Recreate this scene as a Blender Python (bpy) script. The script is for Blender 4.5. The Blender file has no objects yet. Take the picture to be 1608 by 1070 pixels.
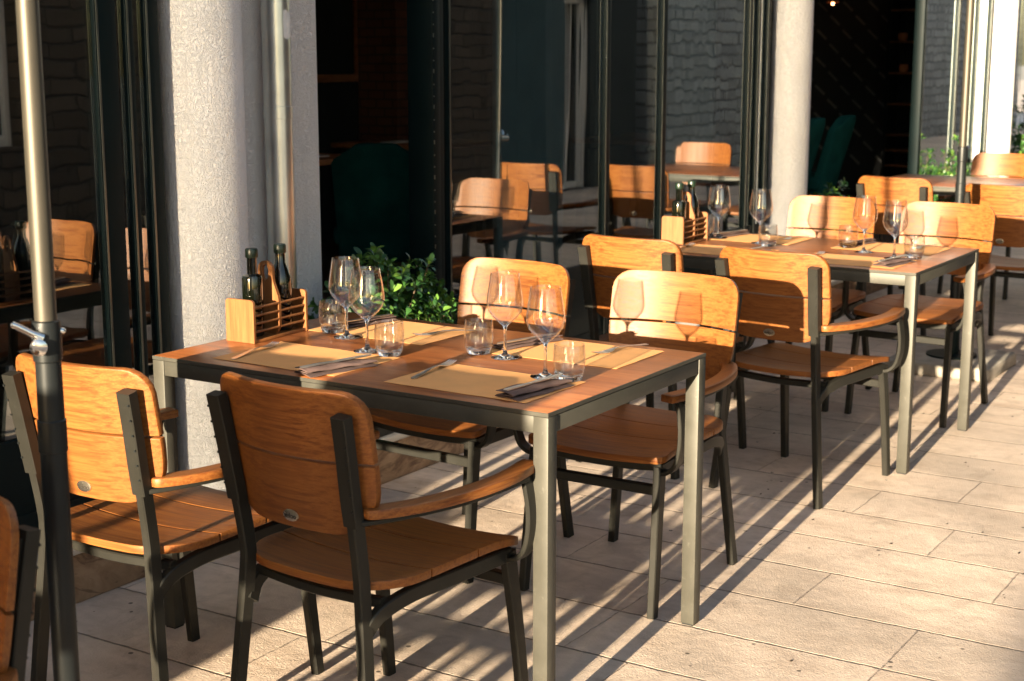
import bpy, bmesh, math, random
from mathutils import Vector, Matrix
random.seed(7)
PI = math.pi
R = math.radians
scene = bpy.context.scene
COL = scene.collection

# ------------------------------------------------------------------ node helpers
def new_mat(name):
    m = bpy.data.materials.new(name); m.use_nodes = True
    nt = m.node_tree; nt.nodes.clear()
    return m, nt
def N(nt, typ, ins=None, **attrs):
    n = nt.nodes.new(typ)
    for k, v in attrs.items(): setattr(n, k, v)
    for k, v in (ins or {}).items():
        s = n.inputs[k]
        if isinstance(v, bpy.types.NodeSocket): nt.links.new(v, s)
        else: s.default_value = v
    return n
def M2(nt, op, a, b=0.0, c=0.0):
    return N(nt, 'ShaderNodeMath', {0: a, 1: b, 2: c}, operation=op).outputs[0]
def ramp(nt, fac, stops):
    n = N(nt, 'ShaderNodeValToRGB', {0: fac})
    e = n.color_ramp.elements
    while len(e) > 1: e.remove(e[-1])
    e[0].position, e[0].color = stops[0][0], (*stops[0][1], 1)
    for p, c in stops[1:]:
        x = e.new(p); x.color = (*c, 1)
    return n.outputs[0]
def mixc(nt, fac, a, b, mode='MIX'):
    n = N(nt, 'ShaderNodeMix', data_type='RGBA', blend_type=mode)
    for s, v in ((n.inputs[0], fac), (n.inputs[6], a), (n.inputs[7], b)):
        if isinstance(v, bpy.types.NodeSocket): nt.links.new(v, s)
        else: s.default_value = v if not isinstance(v, tuple) or len(v) == 4 else (*v, 1)
    return n.outputs[2]
def out(nt, sh):
    N(nt, 'ShaderNodeOutputMaterial', {'Surface': sh})
def bump(nt, h, strength=.3, dist=.01):
    return N(nt, 'ShaderNodeBump', {'Height': h, 'Strength': strength, 'Distance': dist}).outputs[0]
def coords(nt, kind='Object', scale=(1, 1, 1), rand=0.0):
    tc = N(nt, 'ShaderNodeTexCoord').outputs[kind]
    if rand:
        oi = N(nt, 'ShaderNodeObjectInfo').outputs['Random']
        v = N(nt, 'ShaderNodeVectorMath', {0: (1, 1.7, 2.3), 'Scale': M2(nt, 'MULTIPLY', oi, rand)}, operation='SCALE').outputs[0]
        tc = N(nt, 'ShaderNodeVectorMath', {0: tc, 1: v}, operation='ADD').outputs[0]
    return N(nt, 'ShaderNodeMapping', {'Vector': tc, 'Scale': scale}).outputs[0]
def noise(nt, vec, scale=5, detail=4, rough=.55, dist=0.0):
    return N(nt, 'ShaderNodeTexNoise', {'Vector': vec, 'Scale': scale, 'Detail': detail, 'Roughness': rough, 'Distortion': dist})
def plain(name, col, rough=.5, metal=0.0, var=.12, nscale=8, bscale=0, bstr=.1, spec=.5, coat=0.0):
    m, nt = new_mat(name)
    v = coords(nt, rand=9.0)
    n = noise(nt, v, nscale).outputs[0]
    a = tuple(c * (1 - var) for c in col); b = tuple(min(1, c * (1 + var)) for c in col)
    ins = {'Base Color': ramp(nt, n, [(.3, a), (.7, b)]), 'Roughness': M2(nt, 'MULTIPLY_ADD', n, rough * .3, rough * .85),
           'Metallic': metal, 'Specular IOR Level': spec, 'Coat Weight': coat}
    if bscale: ins['Normal'] = bump(nt, noise(nt, v, bscale).outputs[0], bstr, .002)
    out(nt, N(nt, 'ShaderNodeBsdfPrincipled', ins).outputs[0])
    return m
def wood(name, dark, mid, light, sc, rough=.4, spec=.5, coat=0.0, plank=None):
    m, nt = new_mat(name)
    v = coords(nt, scale=sc, rand=7.0)
    n1 = noise(nt, v, 1.0, 6, .65, .25).outputs[0]
    v2 = coords(nt, scale=tuple(s * 5 for s in sc), rand=3.0)
    n2 = noise(nt, v2, 1.0, 3, .6).outputs[0]
    big = ramp(nt, noise(nt, coords(nt, rand=5.0), 7, 3).outputs[0], [(.4, (0, 0, 0)), (.65, (1, 1, 1))])
    c = ramp(nt, n1, [(.36, dark), (.47, mid), (.57, light), (.70, mid)])
    c = mixc(nt, M2(nt, 'MULTIPLY', ramp(nt, n2, [(.38, (1, 1, 1)), (.6, (0, 0, 0))]), .45), c, dark)
    isl = N(nt, 'ShaderNodeNewGeometry').outputs['Random Per Island']
    c = mixc(nt, M2(nt, 'MULTIPLY', isl, .30), c, tuple(x * .62 for x in mid))
    c = mixc(nt, M2(nt, 'MULTIPLY', big, .12), c, tuple(x * .72 for x in mid))
    h = n2
    if plank:
        tc = N(nt, 'ShaderNodeSeparateXYZ', {0: N(nt, 'ShaderNodeTexCoord').outputs['Object']}).outputs[plank[0]]
        q = M2(nt, 'DIVIDE', tc, plank[1]); fl = M2(nt, 'FLOOR', q)
        w = N(nt, 'ShaderNodeTexWhiteNoise', {'W': fl}, noise_dimensions='1D').outputs[0]
        c = mixc(nt, M2(nt, 'MULTIPLY', w, .35), c, dark)
    oi = N(nt, 'ShaderNodeObjectInfo').outputs['Random']
    c = mixc(nt, M2(nt, 'MULTIPLY', oi, .25), c, tuple(x * .8 for x in mid))
    rg = M2(nt, 'MULTIPLY_ADD', n1, .2, rough - .1)
    out(nt, N(nt, 'ShaderNodeBsdfPrincipled', {'Base Color': c, 'Roughness': rg, 'Specular IOR Level': spec,
        'Coat Weight': coat, 'Coat Roughness': .25, 'Normal': bump(nt, h, .12, .002)}).outputs[0])
    return m

MAT = {}
TD, TM, TL = (.120, .034, .0095), (.215, .070, .0155), (.295, .113, .026)
MAT['wood'] = wood('chair_teak', TD, TM, TL, (125, 1.5, 125), .45, .28)
MAT['woodarm'] = wood('arm_teak', TD, TM, TL, (1.5, 125, 125), .45, .28)
MAT['tabletop'] = wood('table_board', (.14, .040, .012), (.40, .130, .038), (.50, .185, .058), (26, 2.0, 26), .32, .42, .10, ('X', .1))
MAT['bamboo'] = wood('caddy_wood', (.15, .052, .015), (.22, .085, .024), (.26, .108, .033), (60, 60, 4), .45)
MAT['inwood'] = wood('interior_wood', (.28, .09, .03), (.50, .18, .06), (.60, .24, .09), (3, 20, 20), .5)

def frame_metal(name, k):
    m, nt = new_mat(name)
    v = coords(nt, rand=5.0)
    n = noise(nt, v, 14, 4).outputs[0]
    sp = noise(nt, v, 600, 2).outputs[0]
    c = ramp(nt, n, [(.3, (.052 * k, .050 * k, .041 * k)), (.7, (.068 * k, .065 * k, .055 * k))])
    wear = noise(nt, v, 55, 5, .7).outputs[0]
    c = mixc(nt, M2(nt, 'MULTIPLY', ramp(nt, wear, [(.62, (0, 0, 0)), (.72, (1, 1, 1))]), .35), c, (.16 * k, .15 * k, .13 * k))
    out(nt, N(nt, 'ShaderNodeBsdfPrincipled', {'Base Color': c, 'Metallic': .2, 'Specular IOR Level': .25, 'Roughness': M2(nt, 'MULTIPLY_ADD', n, .12, .42),
        'Normal': bump(nt, sp, .06, .0006)}).outputs[0])
    return m
MAT['frame'] = frame_metal('anthracite_metal', .92)
MAT['chairframe'] = frame_metal('chair_metal', .30)
MAT['dark_metal'] = plain('window_metal', (.003, .009, .010), .5, 0, .15, 6, 0, .1, .12)
MAT['bright_edge'] = plain('gasket_aluminium', (.20, .22, .20), .35, .9, .1, 10)
MAT['black'] = plain('black_plastic', (.010, .012, .013), .42, .15, .2, 12, 0, .1, .3)
MAT['steel'] = plain('steel', (.72, .70, .67), .32, 1.0, .08, 30)
MAT['zinc'] = plain('zinc', (.72, .75, .71), .30, .9, .15, 5, 40, .15)
MAT['pole'] = plain('pole_bronze', (.062, .055, .043), .5, .6, .08, 6)
MAT['chrome'] = plain('chrome', (.75, .73, .70), .14, 1.0, .05, 20)
MAT['placemat'] = plain('paper_placemat', (.80, .40, .155), .85, 0, .06, 14, 900, .15, .2)
MAT['napkin'] = plain('napkin_cloth', (.12, .078, .07), .9, 0, .2, 25, 700, .4, .2)
MAT['teal'] = plain('teal_velvet', (.009, .06, .055), .9, 0, .25, 7, 300, .2, .02)
MAT['curtain'] = plain('sheer_curtain', (.62, .68, .72), .9, 0, .1, 6, 0, .1, .1)
MAT['strip'] = plain('lattice_strip', (.14, .137, .13), .6, 0, .1, 10)
MAT['white'] = plain('white_sticker', (.75, .74, .72), .6, 0, .08, 30)
MAT['cap'] = plain('bottle_cap', (.006, .016, .009), .35, 0, .2, 20)
MAT['pot'] = plain('planter_metal', (.02, .022, .022), .55, .2, .2, 10)
MAT['twigdark'] = plain('dry_leaf', (.035, .022, .014), .9, 0, .4, 30)
MAT['twig'] = plain('twig', (.09, .06, .035), .8, 0, .3, 30)
MAT['letter'] = plain('badge_lettering', (.03, .025, .02), .5, 0, .1, 20)
MAT['badge'] = plain('badge_metal', (.62, .55, .45), .28, 1.0, .1, 60)
MAT['concrete'] = plain('base_concrete', (.30, .27, .23), .9, 0, .3, 9, 60, .6)
MAT['flower'] = plain('terracotta', (.45, .16, .06), .8, 0, .2, 12)
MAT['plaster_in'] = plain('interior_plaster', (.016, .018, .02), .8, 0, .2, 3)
MAT['ceiling_in'] = plain('interior_ceiling', (.55, .54, .52), .8, 0, .1, 3)
MAT['floor_in'] = plain('interior_floor', (.16, .11, .08), .45, 0, .3, 5)
MAT['ceramic'] = plain('napkin_white', (.6, .57, .54), .7, 0, .05, 20)

def bulb():
    m, nt = new_mat('lit_bulb')
    n = noise(nt, coords(nt), 30).outputs[0]
    out(nt, N(nt, 'ShaderNodeEmission', {'Color': ramp(nt, n, [(.3, (1, .35, .12)), (.7, (1, .45, .18))]), 'Strength': 3.0}).outputs[0])
    return m
MAT['bulb'] = bulb()
def bottle_glass():
    m, nt = new_mat('bottle_glass')
    n = noise(nt, coords(nt, rand=4.0), 20).outputs[0]
    out(nt, N(nt, 'ShaderNodeBsdfPrincipled', {'Base Color': ramp(nt, n, [(.3, (.0015, .002, .001)), (.7, (.003, .004, .002))]),
        'Roughness': .05, 'Specular IOR Level': .6, 'Coat Weight': .5, 'Coat Roughness': .03}).outputs[0])
    return m
MAT['bottle'] = bottle_glass()

def schlick(nt, f0, mul=1.0):
    g = N(nt, 'ShaderNodeNewGeometry')
    d = N(nt, 'ShaderNodeVectorMath', {0: g.outputs['Normal'], 1: g.outputs['Incoming']}, operation='DOT_PRODUCT').outputs['Value']
    k = M2(nt, 'POWER', M2(nt, 'SUBTRACT', 1.0, M2(nt, 'ABSOLUTE', d)), 5.0)
    return M2(nt, 'MINIMUM', M2(nt, 'MULTIPLY', M2(nt, 'MULTIPLY_ADD', k, 1 - f0, f0), mul), 1.0)
def pane_glass(name, tint, f0, mul, wob=.0):
    m, nt = new_mat(name)
    tr = N(nt, 'ShaderNodeBsdfTransparent', {'Color': (*tint, 1)}).outputs[0]
    n = noise(nt, coords(nt, scale=(5, 5, .35)), 1.0, 2).outputs[0]
    gl = N(nt, 'ShaderNodeBsdfGlossy', {'Color': (.95, .98, 1, 1), 'Roughness': .0, 'Normal': bump(nt, n, wob, .05)}).outputs[0]
    out(nt, N(nt, 'ShaderNodeMixShader', {0: schlick(nt, f0, mul), 1: tr, 2: gl}).outputs[0])
    return m
MAT['pane'] = pane_glass('window_glass', (.58, .66, .67), .07, 3.4, .02)
def table_glass():
    m, nt = new_mat('clear_glass')
    z = N(nt, 'ShaderNodeSeparateXYZ', {0: N(nt, 'ShaderNodeTexCoord').outputs['Object']}).outputs[2]
    r = N(nt, 'ShaderNodeAttribute', attribute_name='solid').outputs['Fac']
    t = N(nt, 'ShaderNodeBsdfTransparent', {'Color': (.95, .955, .955, 1)}).outputs[0]
    gl = N(nt, 'ShaderNodeBsdfGlossy', {'Color': (1, 1, 1, 1), 'Roughness': .0}).outputs[0]
    thin = N(nt, 'ShaderNodeMixShader', {0: schlick(nt, .07, 1.3), 1: t, 2: gl}).outputs[0]
    g = N(nt, 'ShaderNodeBsdfGlass', {'Color': (.98, .99, .99, 1), 'Roughness': 0.0, 'IOR': 1.47}).outputs[0]
    out(nt, N(nt, 'ShaderNodeMixShader', {0: r, 1: thin, 2: g}).outputs[0])
    return m
MAT['glass'] = table_glass()

def stucco(name, col, s=1.0, strength=.8):
    m, nt = new_mat(name)
    v = coords(nt, scale=(1, 1, .75))
    warp = noise(nt, v, 22 * s, 3).outputs['Color']
    v2 = N(nt, 'ShaderNodeVectorMath', {0: v, 1: N(nt, 'ShaderNodeVectorMath', {0: warp, 'Scale': .03 / s}, operation='SCALE').outputs[0]}, operation='ADD').outputs[0]
    a = noise(nt, v2, 135 * s, 3, .5, 1.2).outputs[0]
    b = noise(nt, v, 260 * s, 3).outputs[0]
    h = M2(nt, 'ADD', ramp(nt, a, [(.42, (0, 0, 0)), (.6, (1, 1, 1))]), M2(nt, 'MULTIPLY', b, .5))
    n = noise(nt, v, 3, 4).outputs[0]
    c = ramp(nt, n, [(.3, tuple(x * .9 for x in col)), (.7, col)])
    out(nt, N(nt, 'ShaderNodeBsdfPrincipled', {'Base Color': c, 'Roughness': .92, 'Specular IOR Level': .2,
        'Normal': bump(nt, h, strength, .004)}).outputs[0])
    return m
MAT['stucco'] = stucco('white_stucco', (.84, .83, .83), .95, .75)
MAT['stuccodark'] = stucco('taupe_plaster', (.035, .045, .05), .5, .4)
MAT['stuccogrey'] = stucco('grey_stucco', (.78, .75, .74), 1.1, .9)

def paving():
    m, nt = new_mat('travertine_paving')
    tc = N(nt, 'ShaderNodeTexCoord').outputs['Object']
    w0 = noise(nt, tc, 14, 4, .65).outputs['Color']
    wv = N(nt, 'ShaderNodeVectorMath', {0: N(nt, 'ShaderNodeVectorMath', {0: w0, 1: (.5, .5, .5)}, operation='SUBTRACT').outputs[0], 'Scale': .012}, operation='SCALE').outputs[0]
    tw = N(nt, 'ShaderNodeVectorMath', {0: tc, 1: wv}, operation='ADD').outputs[0]
    s = N(nt, 'ShaderNodeSeparateXYZ', {0: tw})
    x, y = s.outputs[0], s.outputs[1]
    rx = M2(nt, 'DIVIDE', M2(nt, 'SUBTRACT', x, .15), .3045)
    row = M2(nt, 'FLOOR', rx); fx = M2(nt, 'FRACT', rx)
    w = N(nt, 'ShaderNodeTexWhiteNoise', {'W': M2(nt, 'ADD', row, .37)}, noise_dimensions='1D').outputs[0]
    ry = M2(nt, 'DIVIDE', M2(nt, 'ADD', y, M2(nt, 'MULTIPLY', w, 3.0)), .74)
    colm = M2(nt, 'FLOOR', ry); fy = M2(nt, 'FRACT', ry)
    dx = M2(nt, 'MULTIPLY', M2(nt, 'MINIMUM', fx, M2(nt, 'SUBTRACT', 1.0, fx)), .3045)
    dy = M2(nt, 'MULTIPLY', M2(nt, 'MINIMUM', fy, M2(nt, 'SUBTRACT', 1.0, fy)), .74)
    d = M2(nt, 'MINIMUM', dx, M2(nt, 'ADD', dy, .003))
    n2j = noise(nt, tc, 40, 4, .7).outputs[0]
    joint = N(nt, 'ShaderNodeMapRange', {0: M2(nt, 'ADD', d, M2(nt, 'MULTIPLY', M2(nt, 'SUBTRACT', n2j, .5), .007)), 1: .0012, 2: .0055, 3: 1.0, 4: 0.0}).outputs[0]
    tile = N(nt, 'ShaderNodeTexWhiteNoise', {'Vector': N(nt, 'ShaderNodeCombineXYZ', {0: row, 1: colm}).outputs[0]}, noise_dimensions='2D').outputs[0]
    off = N(nt, 'ShaderNodeVectorMath', {0: tc, 1: N(nt, 'ShaderNodeCombineXYZ', {0: 0.0, 1: 0.0, 2: M2(nt, 'MULTIPLY', tile, 9.0)}).outputs[0]}, operation='ADD').outputs[0]
    n1 = noise(nt, N(nt, 'ShaderNodeMapping', {'Vector': off, 'Scale': (3.2, 1.3, 1)}).outputs[0], 2.2, 6, .62, .5).outputs[0]
    n2 = noise(nt, off, 26, 5, .65).outputs[0]
    n3 = noise(nt, tc, 160, 3, .6).outputs[0]
    c = ramp(nt, n1, [(.28, (.47, .355, .275)), (.42, (.65, .515, .415)), (.58, (.76, .615, .505)), (.74, (.57, .435, .34))])
    c = mixc(nt, M2(nt, 'MULTIPLY', ramp(nt, n2, [(.45, (0, 0, 0)), (.75, (1, 1, 1))]), .3), c, (.38, .27, .185))
    c = mixc(nt, M2(nt, 'MULTIPLY', tile, .42), c, (.43, .36, .30))
    stain = noise(nt, tc, 1.3, 4, .6).outputs[0]
    c = mixc(nt, M2(nt, 'MULTIPLY', ramp(nt, stain, [(.46, (0, 0, 0)), (.66, (1, 1, 1))]), .5), c, (.30, .25, .21))
    grime = noise(nt, tc, 5.5, 6, .7, 1.0).outputs[0]
    c = mixc(nt, M2(nt, 'MULTIPLY', ramp(nt, grime, [(.52, (0, 0, 0)), (.68, (1, 1, 1))]), .4), c, (.26, .20, .155))
    sp = N(nt, 'ShaderNodeTexVoronoi', {'Vector': tw, 'Scale': 11.0}).outputs['Distance']
    sel = noise(nt, tc, 2.3, 2).outputs[0]
    spot = M2(nt, 'MULTIPLY', M2(nt, 'LESS_THAN', sp, .075), M2(nt, 'GREATER_THAN', sel, .5))
    c = mixc(nt, M2(nt, 'MULTIPLY', spot, .85), c, (.06, .05, .04))
    c = mixc(nt, M2(nt, 'MULTIPLY', joint, .8), c, (.10, .082, .065))
    h = M2(nt, 'SUBTRACT', M2(nt, 'ADD', M2(nt, 'MULTIPLY', n3, .5), M2(nt, 'MULTIPLY', n2, .6)), M2(nt, 'MULTIPLY', joint, 2.2))
    out(nt, N(nt, 'ShaderNodeBsdfPrincipled', {'Base Color': c, 'Roughness': M2(nt, 'MULTIPLY_ADD', n2, .25, .55), 'Specular IOR Level': .3,
        'Normal': bump(nt, h, .7, .005)}).outputs[0])
    return m
MAT['paving'] = paving()
def rubble(name, cols, sc, rand=0.0, disp=.06):
    m, nt = new_mat(name)
    v = coords(nt, scale=(1, 1, 1))
    wn = noise(nt, v, 3.0, 3).outputs['Color']
    wv = N(nt, 'ShaderNodeVectorMath', {0: v, 1: N(nt, 'ShaderNodeVectorMath', {0: wn, 'Scale': disp * 3}, operation='SCALE').outputs[0]}, operation='ADD').outputs[0]
    sx = N(nt, 'ShaderNodeSeparateXYZ', {0: wv})
    uv = N(nt, 'ShaderNodeCombineXYZ', {0: M2(nt, 'ADD', sx.outputs[0], sx.outputs[1]), 1: sx.outputs[2], 2: 0.0}).outputs[0]
    b = N(nt, 'ShaderNodeTexBrick', {'Vector': uv, 'Color1': (*cols[0], 1), 'Color2': (*cols[1], 1), 'Mortar': (*cols[2], 1), 'Scale': sc,
        'Mortar Size': .03, 'Mortar Smooth': .6, 'Bias': 0.0, 'Brick Width': .62, 'Row Height': .27})
    n = noise(nt, v, 8, 5, .6).outputs[0]
    c = mixc(nt, M2(nt, 'MULTIPLY', n, .7), b.outputs[0], tuple(x * .5 for x in cols[0]))
    h = M2(nt, 'SUBTRACT', M2(nt, 'MULTIPLY', n, .6), b.outputs['Fac'])
    out(nt, N(nt, 'ShaderNodeBsdfPrincipled', {'Base Color': c, 'Roughness': .9, 'Normal': bump(nt, h, .8, .03)}).outputs[0])
    return m
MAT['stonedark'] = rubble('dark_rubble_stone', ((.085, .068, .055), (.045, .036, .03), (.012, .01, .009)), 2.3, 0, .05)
MAT['stonewall'] = rubble('rubble_stone', ((.36, .40, .43), (.19, .21, .23), (.06, .065, .07)), 1.9, 0, .07)
MAT['brick'] = rubble('interior_brick', ((.20, .075, .04), (.15, .05, .03), (.06, .04, .03)), 4.5, 0, .005)
def plinth_stone():
    m, nt = new_mat('plinth_stone')
    v = coords(nt, scale=(1, 1, 1.6))
    n = noise(nt, v, 5, 6, .6, 1.5).outputs[0]
    vein = M2(nt, 'ABSOLUTE', M2(nt, 'SUBTRACT', noise(nt, v, 3.0, 5, .6, 2.0).outputs[0], .5))
    c = ramp(nt, n, [(.3, (.16, .095, .058)), (.5, (.27, .175, .11)), (.7, (.36, .25, .17))])
    c = mixc(nt, ramp(nt, vein, [(0, (.8, .8, .8)), (.035, (0, 0, 0))]), c, (.10, .055, .035))
    out(nt, N(nt, 'ShaderNodeBsdfPrincipled', {'Base Color': c, 'Roughness': .6, 'Normal': bump(nt, n, .35, .008)}).outputs[0])
    return m
MAT['plinth'] = plinth_stone()
MAT['ledge'] = plain('ledge_stone', (.52, .48, .44), .7, 0, .15, 6, 90, .3)
def leafmat(name, a, b, c):
    m, nt = new_mat(name)
    g = N(nt, 'ShaderNodeNewGeometry').outputs['Random Per Island']
    col = ramp(nt, g, [(0.0, a), (.6, b), (1.0, c)])
    p = N(nt, 'ShaderNodeBsdfPrincipled', {'Base Color': col, 'Roughness': .32, 'Specular IOR Level': .5}).outputs[0]
    t = N(nt, 'ShaderNodeBsdfTranslucent', {'Color': mixc(nt, .5, col, (.25, .4, .05))}).outputs[0]
    out(nt, N(nt, 'ShaderNodeMixShader', {0: .25, 1: p, 2: t}).outputs[0])
    return m
MAT['leaf'] = leafmat('shrub_leaf', (.014, .048, .018), (.042, .125, .030), (.15, .28, .045))

# ------------------------------------------------------------------ mesh helpers
class MB:
    def __init__(s): s.bm = bmesh.new()
    def quad(s, pts):
        vs = [s.bm.verts.new(p) for p in pts]; s.bm.faces.new(vs)
    def box(s, x0, x1, y0, y1, z0, z1, bev=0.0, mat4=None):
        r = bmesh.ops.create_cube(s.bm, size=1.0)
        M = Matrix.Translation(((x0 + x1) / 2, (y0 + y1) / 2, (z0 + z1) / 2)) @ Matrix.Diagonal((x1 - x0, y1 - y0, z1 - z0, 1))
        if mat4 is not None: M = mat4 @ M
        bmesh.ops.transform(s.bm, matrix=M, verts=r['verts'])
        if bev:
            es = list({e for v in r['verts'] for e in v.link_edges})
            bmesh.ops.bevel(s.bm, geom=es, offset=bev, segments=2, affect='EDGES', profile=.5)
        return s
    def lathe(s, prof, seg=28, c=(0, 0, 0), close=False):
        rings = []
        for r, z in prof:
            if r < 1e-6: rings.append([s.bm.verts.new((c[0], c[1], c[2] + z))])
            else: rings.append([s.bm.verts.new((c[0] + r * math.cos(2 * PI * i / seg), c[1] + r * math.sin(2 * PI * i / seg), c[2] + z)) for i in range(seg)])
        for a, b in zip(rings, rings[1:]):
            for i in range(seg):
                j = (i + 1) % seg
                if len(a) == 1 and len(b) == 1: break
                if len(a) == 1: s.bm.faces.new((a[0], b[i], b[j]))
                elif len(b) == 1: s.bm.faces.new((a[i], b[0], a[j]))
                else: s.bm.faces.new((a[i], b[i], b[j], a[j]))
        return s
    def sweep(s, path, w, d, axis, cham=.003, smooth=0):
        """rectangular tube: w across `axis`, d across the other direction; w, d may be lists"""
        P = [Vector(p) for p in path]
        if smooth:
            Q = []
            for i in range(len(P) - 1):
                p0, p1, p2, p3 = P[max(i - 1, 0)], P[i], P[i + 1], P[min(i + 2, len(P) - 1)]
                for k in range(smooth):
                    t = k / smooth
                    Q.append(.5 * ((2 * p1) + (p2 - p0) * t + (2 * p0 - 5 * p1 + 4 * p2 - p3) * t * t + (3 * p1 - p0 - 3 * p2 + p3) * t ** 3))
            Q.append(P[-1]); 
            n0 = len(P); P = Q
        A0 = Vector(axis); rings = []
        for i, p in enumerate(P):
            t = (P[min(i + 1, len(P) - 1)] - P[max(i - 1, 0)]).normalized()
            A = (A0 - t * A0.dot(t)).normalized(); B = t.cross(A)
            u = i / (len(P) - 1)
            ww = w if not isinstance(w, tuple) else w[0] + (w[1] - w[0]) * u
            dd = d if not isinstance(d, tuple) else d[0] + (d[1] - d[0]) * u
            a, b, c = ww / 2, dd / 2, cham
            rings.append([s.bm.verts.new(p + A * x + B * y) for x, y in
                ((a - c, b), (-a + c, b), (-a, b - c), (-a, -b + c), (-a + c, -b), (a - c, -b), (a, -b + c), (a, b - c))])
        for r0, r1 in zip(rings, rings[1:]):
            for i in range(8): s.bm.faces.new((r0[i], r0[(i + 1) % 8], r1[(i + 1) % 8], r1[i]))
        s.bm.faces.new(rings[0][::-1]); s.bm.faces.new(rings[-1])
        return s
    def tube(s, path, r, seg=10, rad=None):
        P = [Vector(p) for p in path]; rings = []
        ref = Vector((0, 0, 1)) if abs((P[-1] - P[0]).normalized().z) < .9 else Vector((1, 0, 0))
        for i, p in enumerate(P):
            t = (P[min(i + 1, len(P) - 1)] - P[max(i - 1, 0)]).normalized()
            A = (ref - t * ref.dot(t)).normalized(); B = t.cross(A)
            rr = rad[i] if rad else r
            rings.append([s.bm.verts.new(p + (A * math.cos(2 * PI * k / seg) + B * math.sin(2 * PI * k / seg)) * rr) for k in range(seg)])
        for r0, r1 in zip(rings, rings[1:]):
            for i in range(seg): s.bm.faces.new((r0[i], r0[(i + 1) % seg], r1[(i + 1) % seg], r1[i]))
        s.bm.faces.new(rings[0][::-1]); s.bm.faces.new(rings[-1])
        return s
    def sheet(s, rows, thick_dir, t):
        """rows: grid of points (list of lists) -> closed plate, thickness t along thick_dir (vector or function)"""
        V = lambda p: Vector(p)
        f = [[s.bm.verts.new(V(p)) for p in r] for r in rows]
        g = [[s.bm.verts.new(V(p) + Vector(thick_dir) * t) for p in r] for r in rows]
        nr, nc = len(rows), len(rows[0]); faces = []
        for i in range(nr - 1):
            for j in range(nc - 1):
                s.bm.faces.new((f[i][j], f[i][j + 1], f[i + 1][j + 1], f[i + 1][j]))
                s.bm.faces.new((g[i][j], g[i + 1][j], g[i + 1][j + 1], g[i][j + 1]))
        for i in range(nr - 1):
            s.bm.faces.new((f[i][0], f[i + 1][0], g[i + 1][0], g[i][0]))
            s.bm.faces.new((f[i][-1], g[i][-1], g[i + 1][-1], f[i + 1][-1]))
        for j in range(nc - 1):
            s.bm.faces.new((f[0][j], g[0][j], g[0][j + 1], f[0][j + 1]))
            s.bm.faces.new((f[-1][j], f[-1][j + 1], g[-1][j + 1], g[-1][j]))
        return s
    def soften(s, off, ang=50, seg=2):
        bmesh.ops.recalc_face_normals(s.bm, faces=s.bm.faces)
        es = [e for e in s.bm.edges if len(e.link_faces) == 2 and e.calc_face_angle(0) > R(ang)]
        bmesh.ops.bevel(s.bm, geom=es, offset=off, segments=seg, affect='EDGES', profile=.5, clamp_overlap=True)
        return s
    def build(s, name, mat, parent=None, smooth=40, recalc=True):
        if recalc: bmesh.ops.recalc_face_normals(s.bm, faces=s.bm.faces)
        me = bpy.data.meshes.new(name)
        s.bm.to_mesh(me); s.bm.free()
        me.materials.append(mat)
        if smooth:
            me.polygons.foreach_set('use_smooth', [True] * len(me.polygons))
            me.set_sharp_from_angle(angle=R(smooth))
        o = bpy.data.objects.new(name, me); COL.objects.link(o)
        if parent: o.parent = parent
        return o
def tag(o, label=None, cat=None, group=None, kind=None):
    if label: o['label'] = label
    if cat: o['category'] = cat
    if group: o['group'] = group
    if kind: o['kind'] = kind
    return o
def thing(name, label, cat, loc=(0, 0, 0), rz=0.0, group=None):
    o = bpy.data.objects.new(name, None); COL.objects.link(o)
    o.empty_display_size = .1
    o.location = loc; o.rotation_euler = (0, 0, rz)
    return tag(o, label, cat, group)
def copy_tree(o, loc=None, rz=None, label=None, parent=None):
    c = o.copy(); COL.objects.link(c)
    if parent: c.parent = parent
    if loc is not None: c.location = loc
    if rz is not None: c.rotation_euler = (0, 0, rz)
    if label: c['label'] = label
    for ch in list(o.children): copy_tree(ch, parent=c)
    return c
def text_mesh(body, size, depth):
    cu = bpy.data.curves.new('lettering', 'FONT'); cu.body = body; cu.size = size; cu.extrude = depth
    cu.align_x = 'CENTER'; cu.align_y = 'CENTER'
    t = bpy.data.objects.new('lettering', cu); COL.objects.link(t)
    dg = bpy.context.evaluated_depsgraph_get(); dg.update()
    me = bpy.data.meshes.new_from_object(t.evaluated_get(dg))
    bpy.data.objects.remove(t); bpy.data.curves.remove(cu)
    return me

# ------------------------------------------------------------------ setting: pavement
g = MB(); g.quad([(-60, -60, 0), (80, -60, 0), (80, 1.6, 0), (-60, 1.6, 0)])
tag(g.build('pavement', MAT['paving'], smooth=0), kind='structure')
g = MB(); g.quad([(-60, -140, -.03), (160, -140, -.03), (160, 140, -.03), (-60, 140, -.03)])
tag(g.build('ground', MAT['concrete'], smooth=0), kind='structure')

cr = MB(); rg = random.Random(5)
for k in range(110):
    x = rg.uniform(-.6, 5.0); y = rg.uniform(-1.0, 1.45); r = rg.uniform(.002, .0055); a = rg.uniform(0, 6.3)
    pts = [(x + r * rg.uniform(.5, 1.3) * math.cos(a + i * PI / 3) * 1.6, y + r * rg.uniform(.5, 1.2) * math.sin(a + i * PI / 3), rg.uniform(.0005, .002)) for i in range(6)]
    tp = cr.bm.verts.new((x, y, r * .5 + .001)); vs = [cr.bm.verts.new(p) for p in pts]
    for i in range(6): cr.bm.faces.new((vs[i], vs[(i + 1) % 6], tp))
tag(cr.build('dry_leaf_crumbs', MAT['twigdark'], None, 0), 'dark crumbs of dry leaves scattered on the paving', 'leaf litter', kind='stuff')

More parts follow.
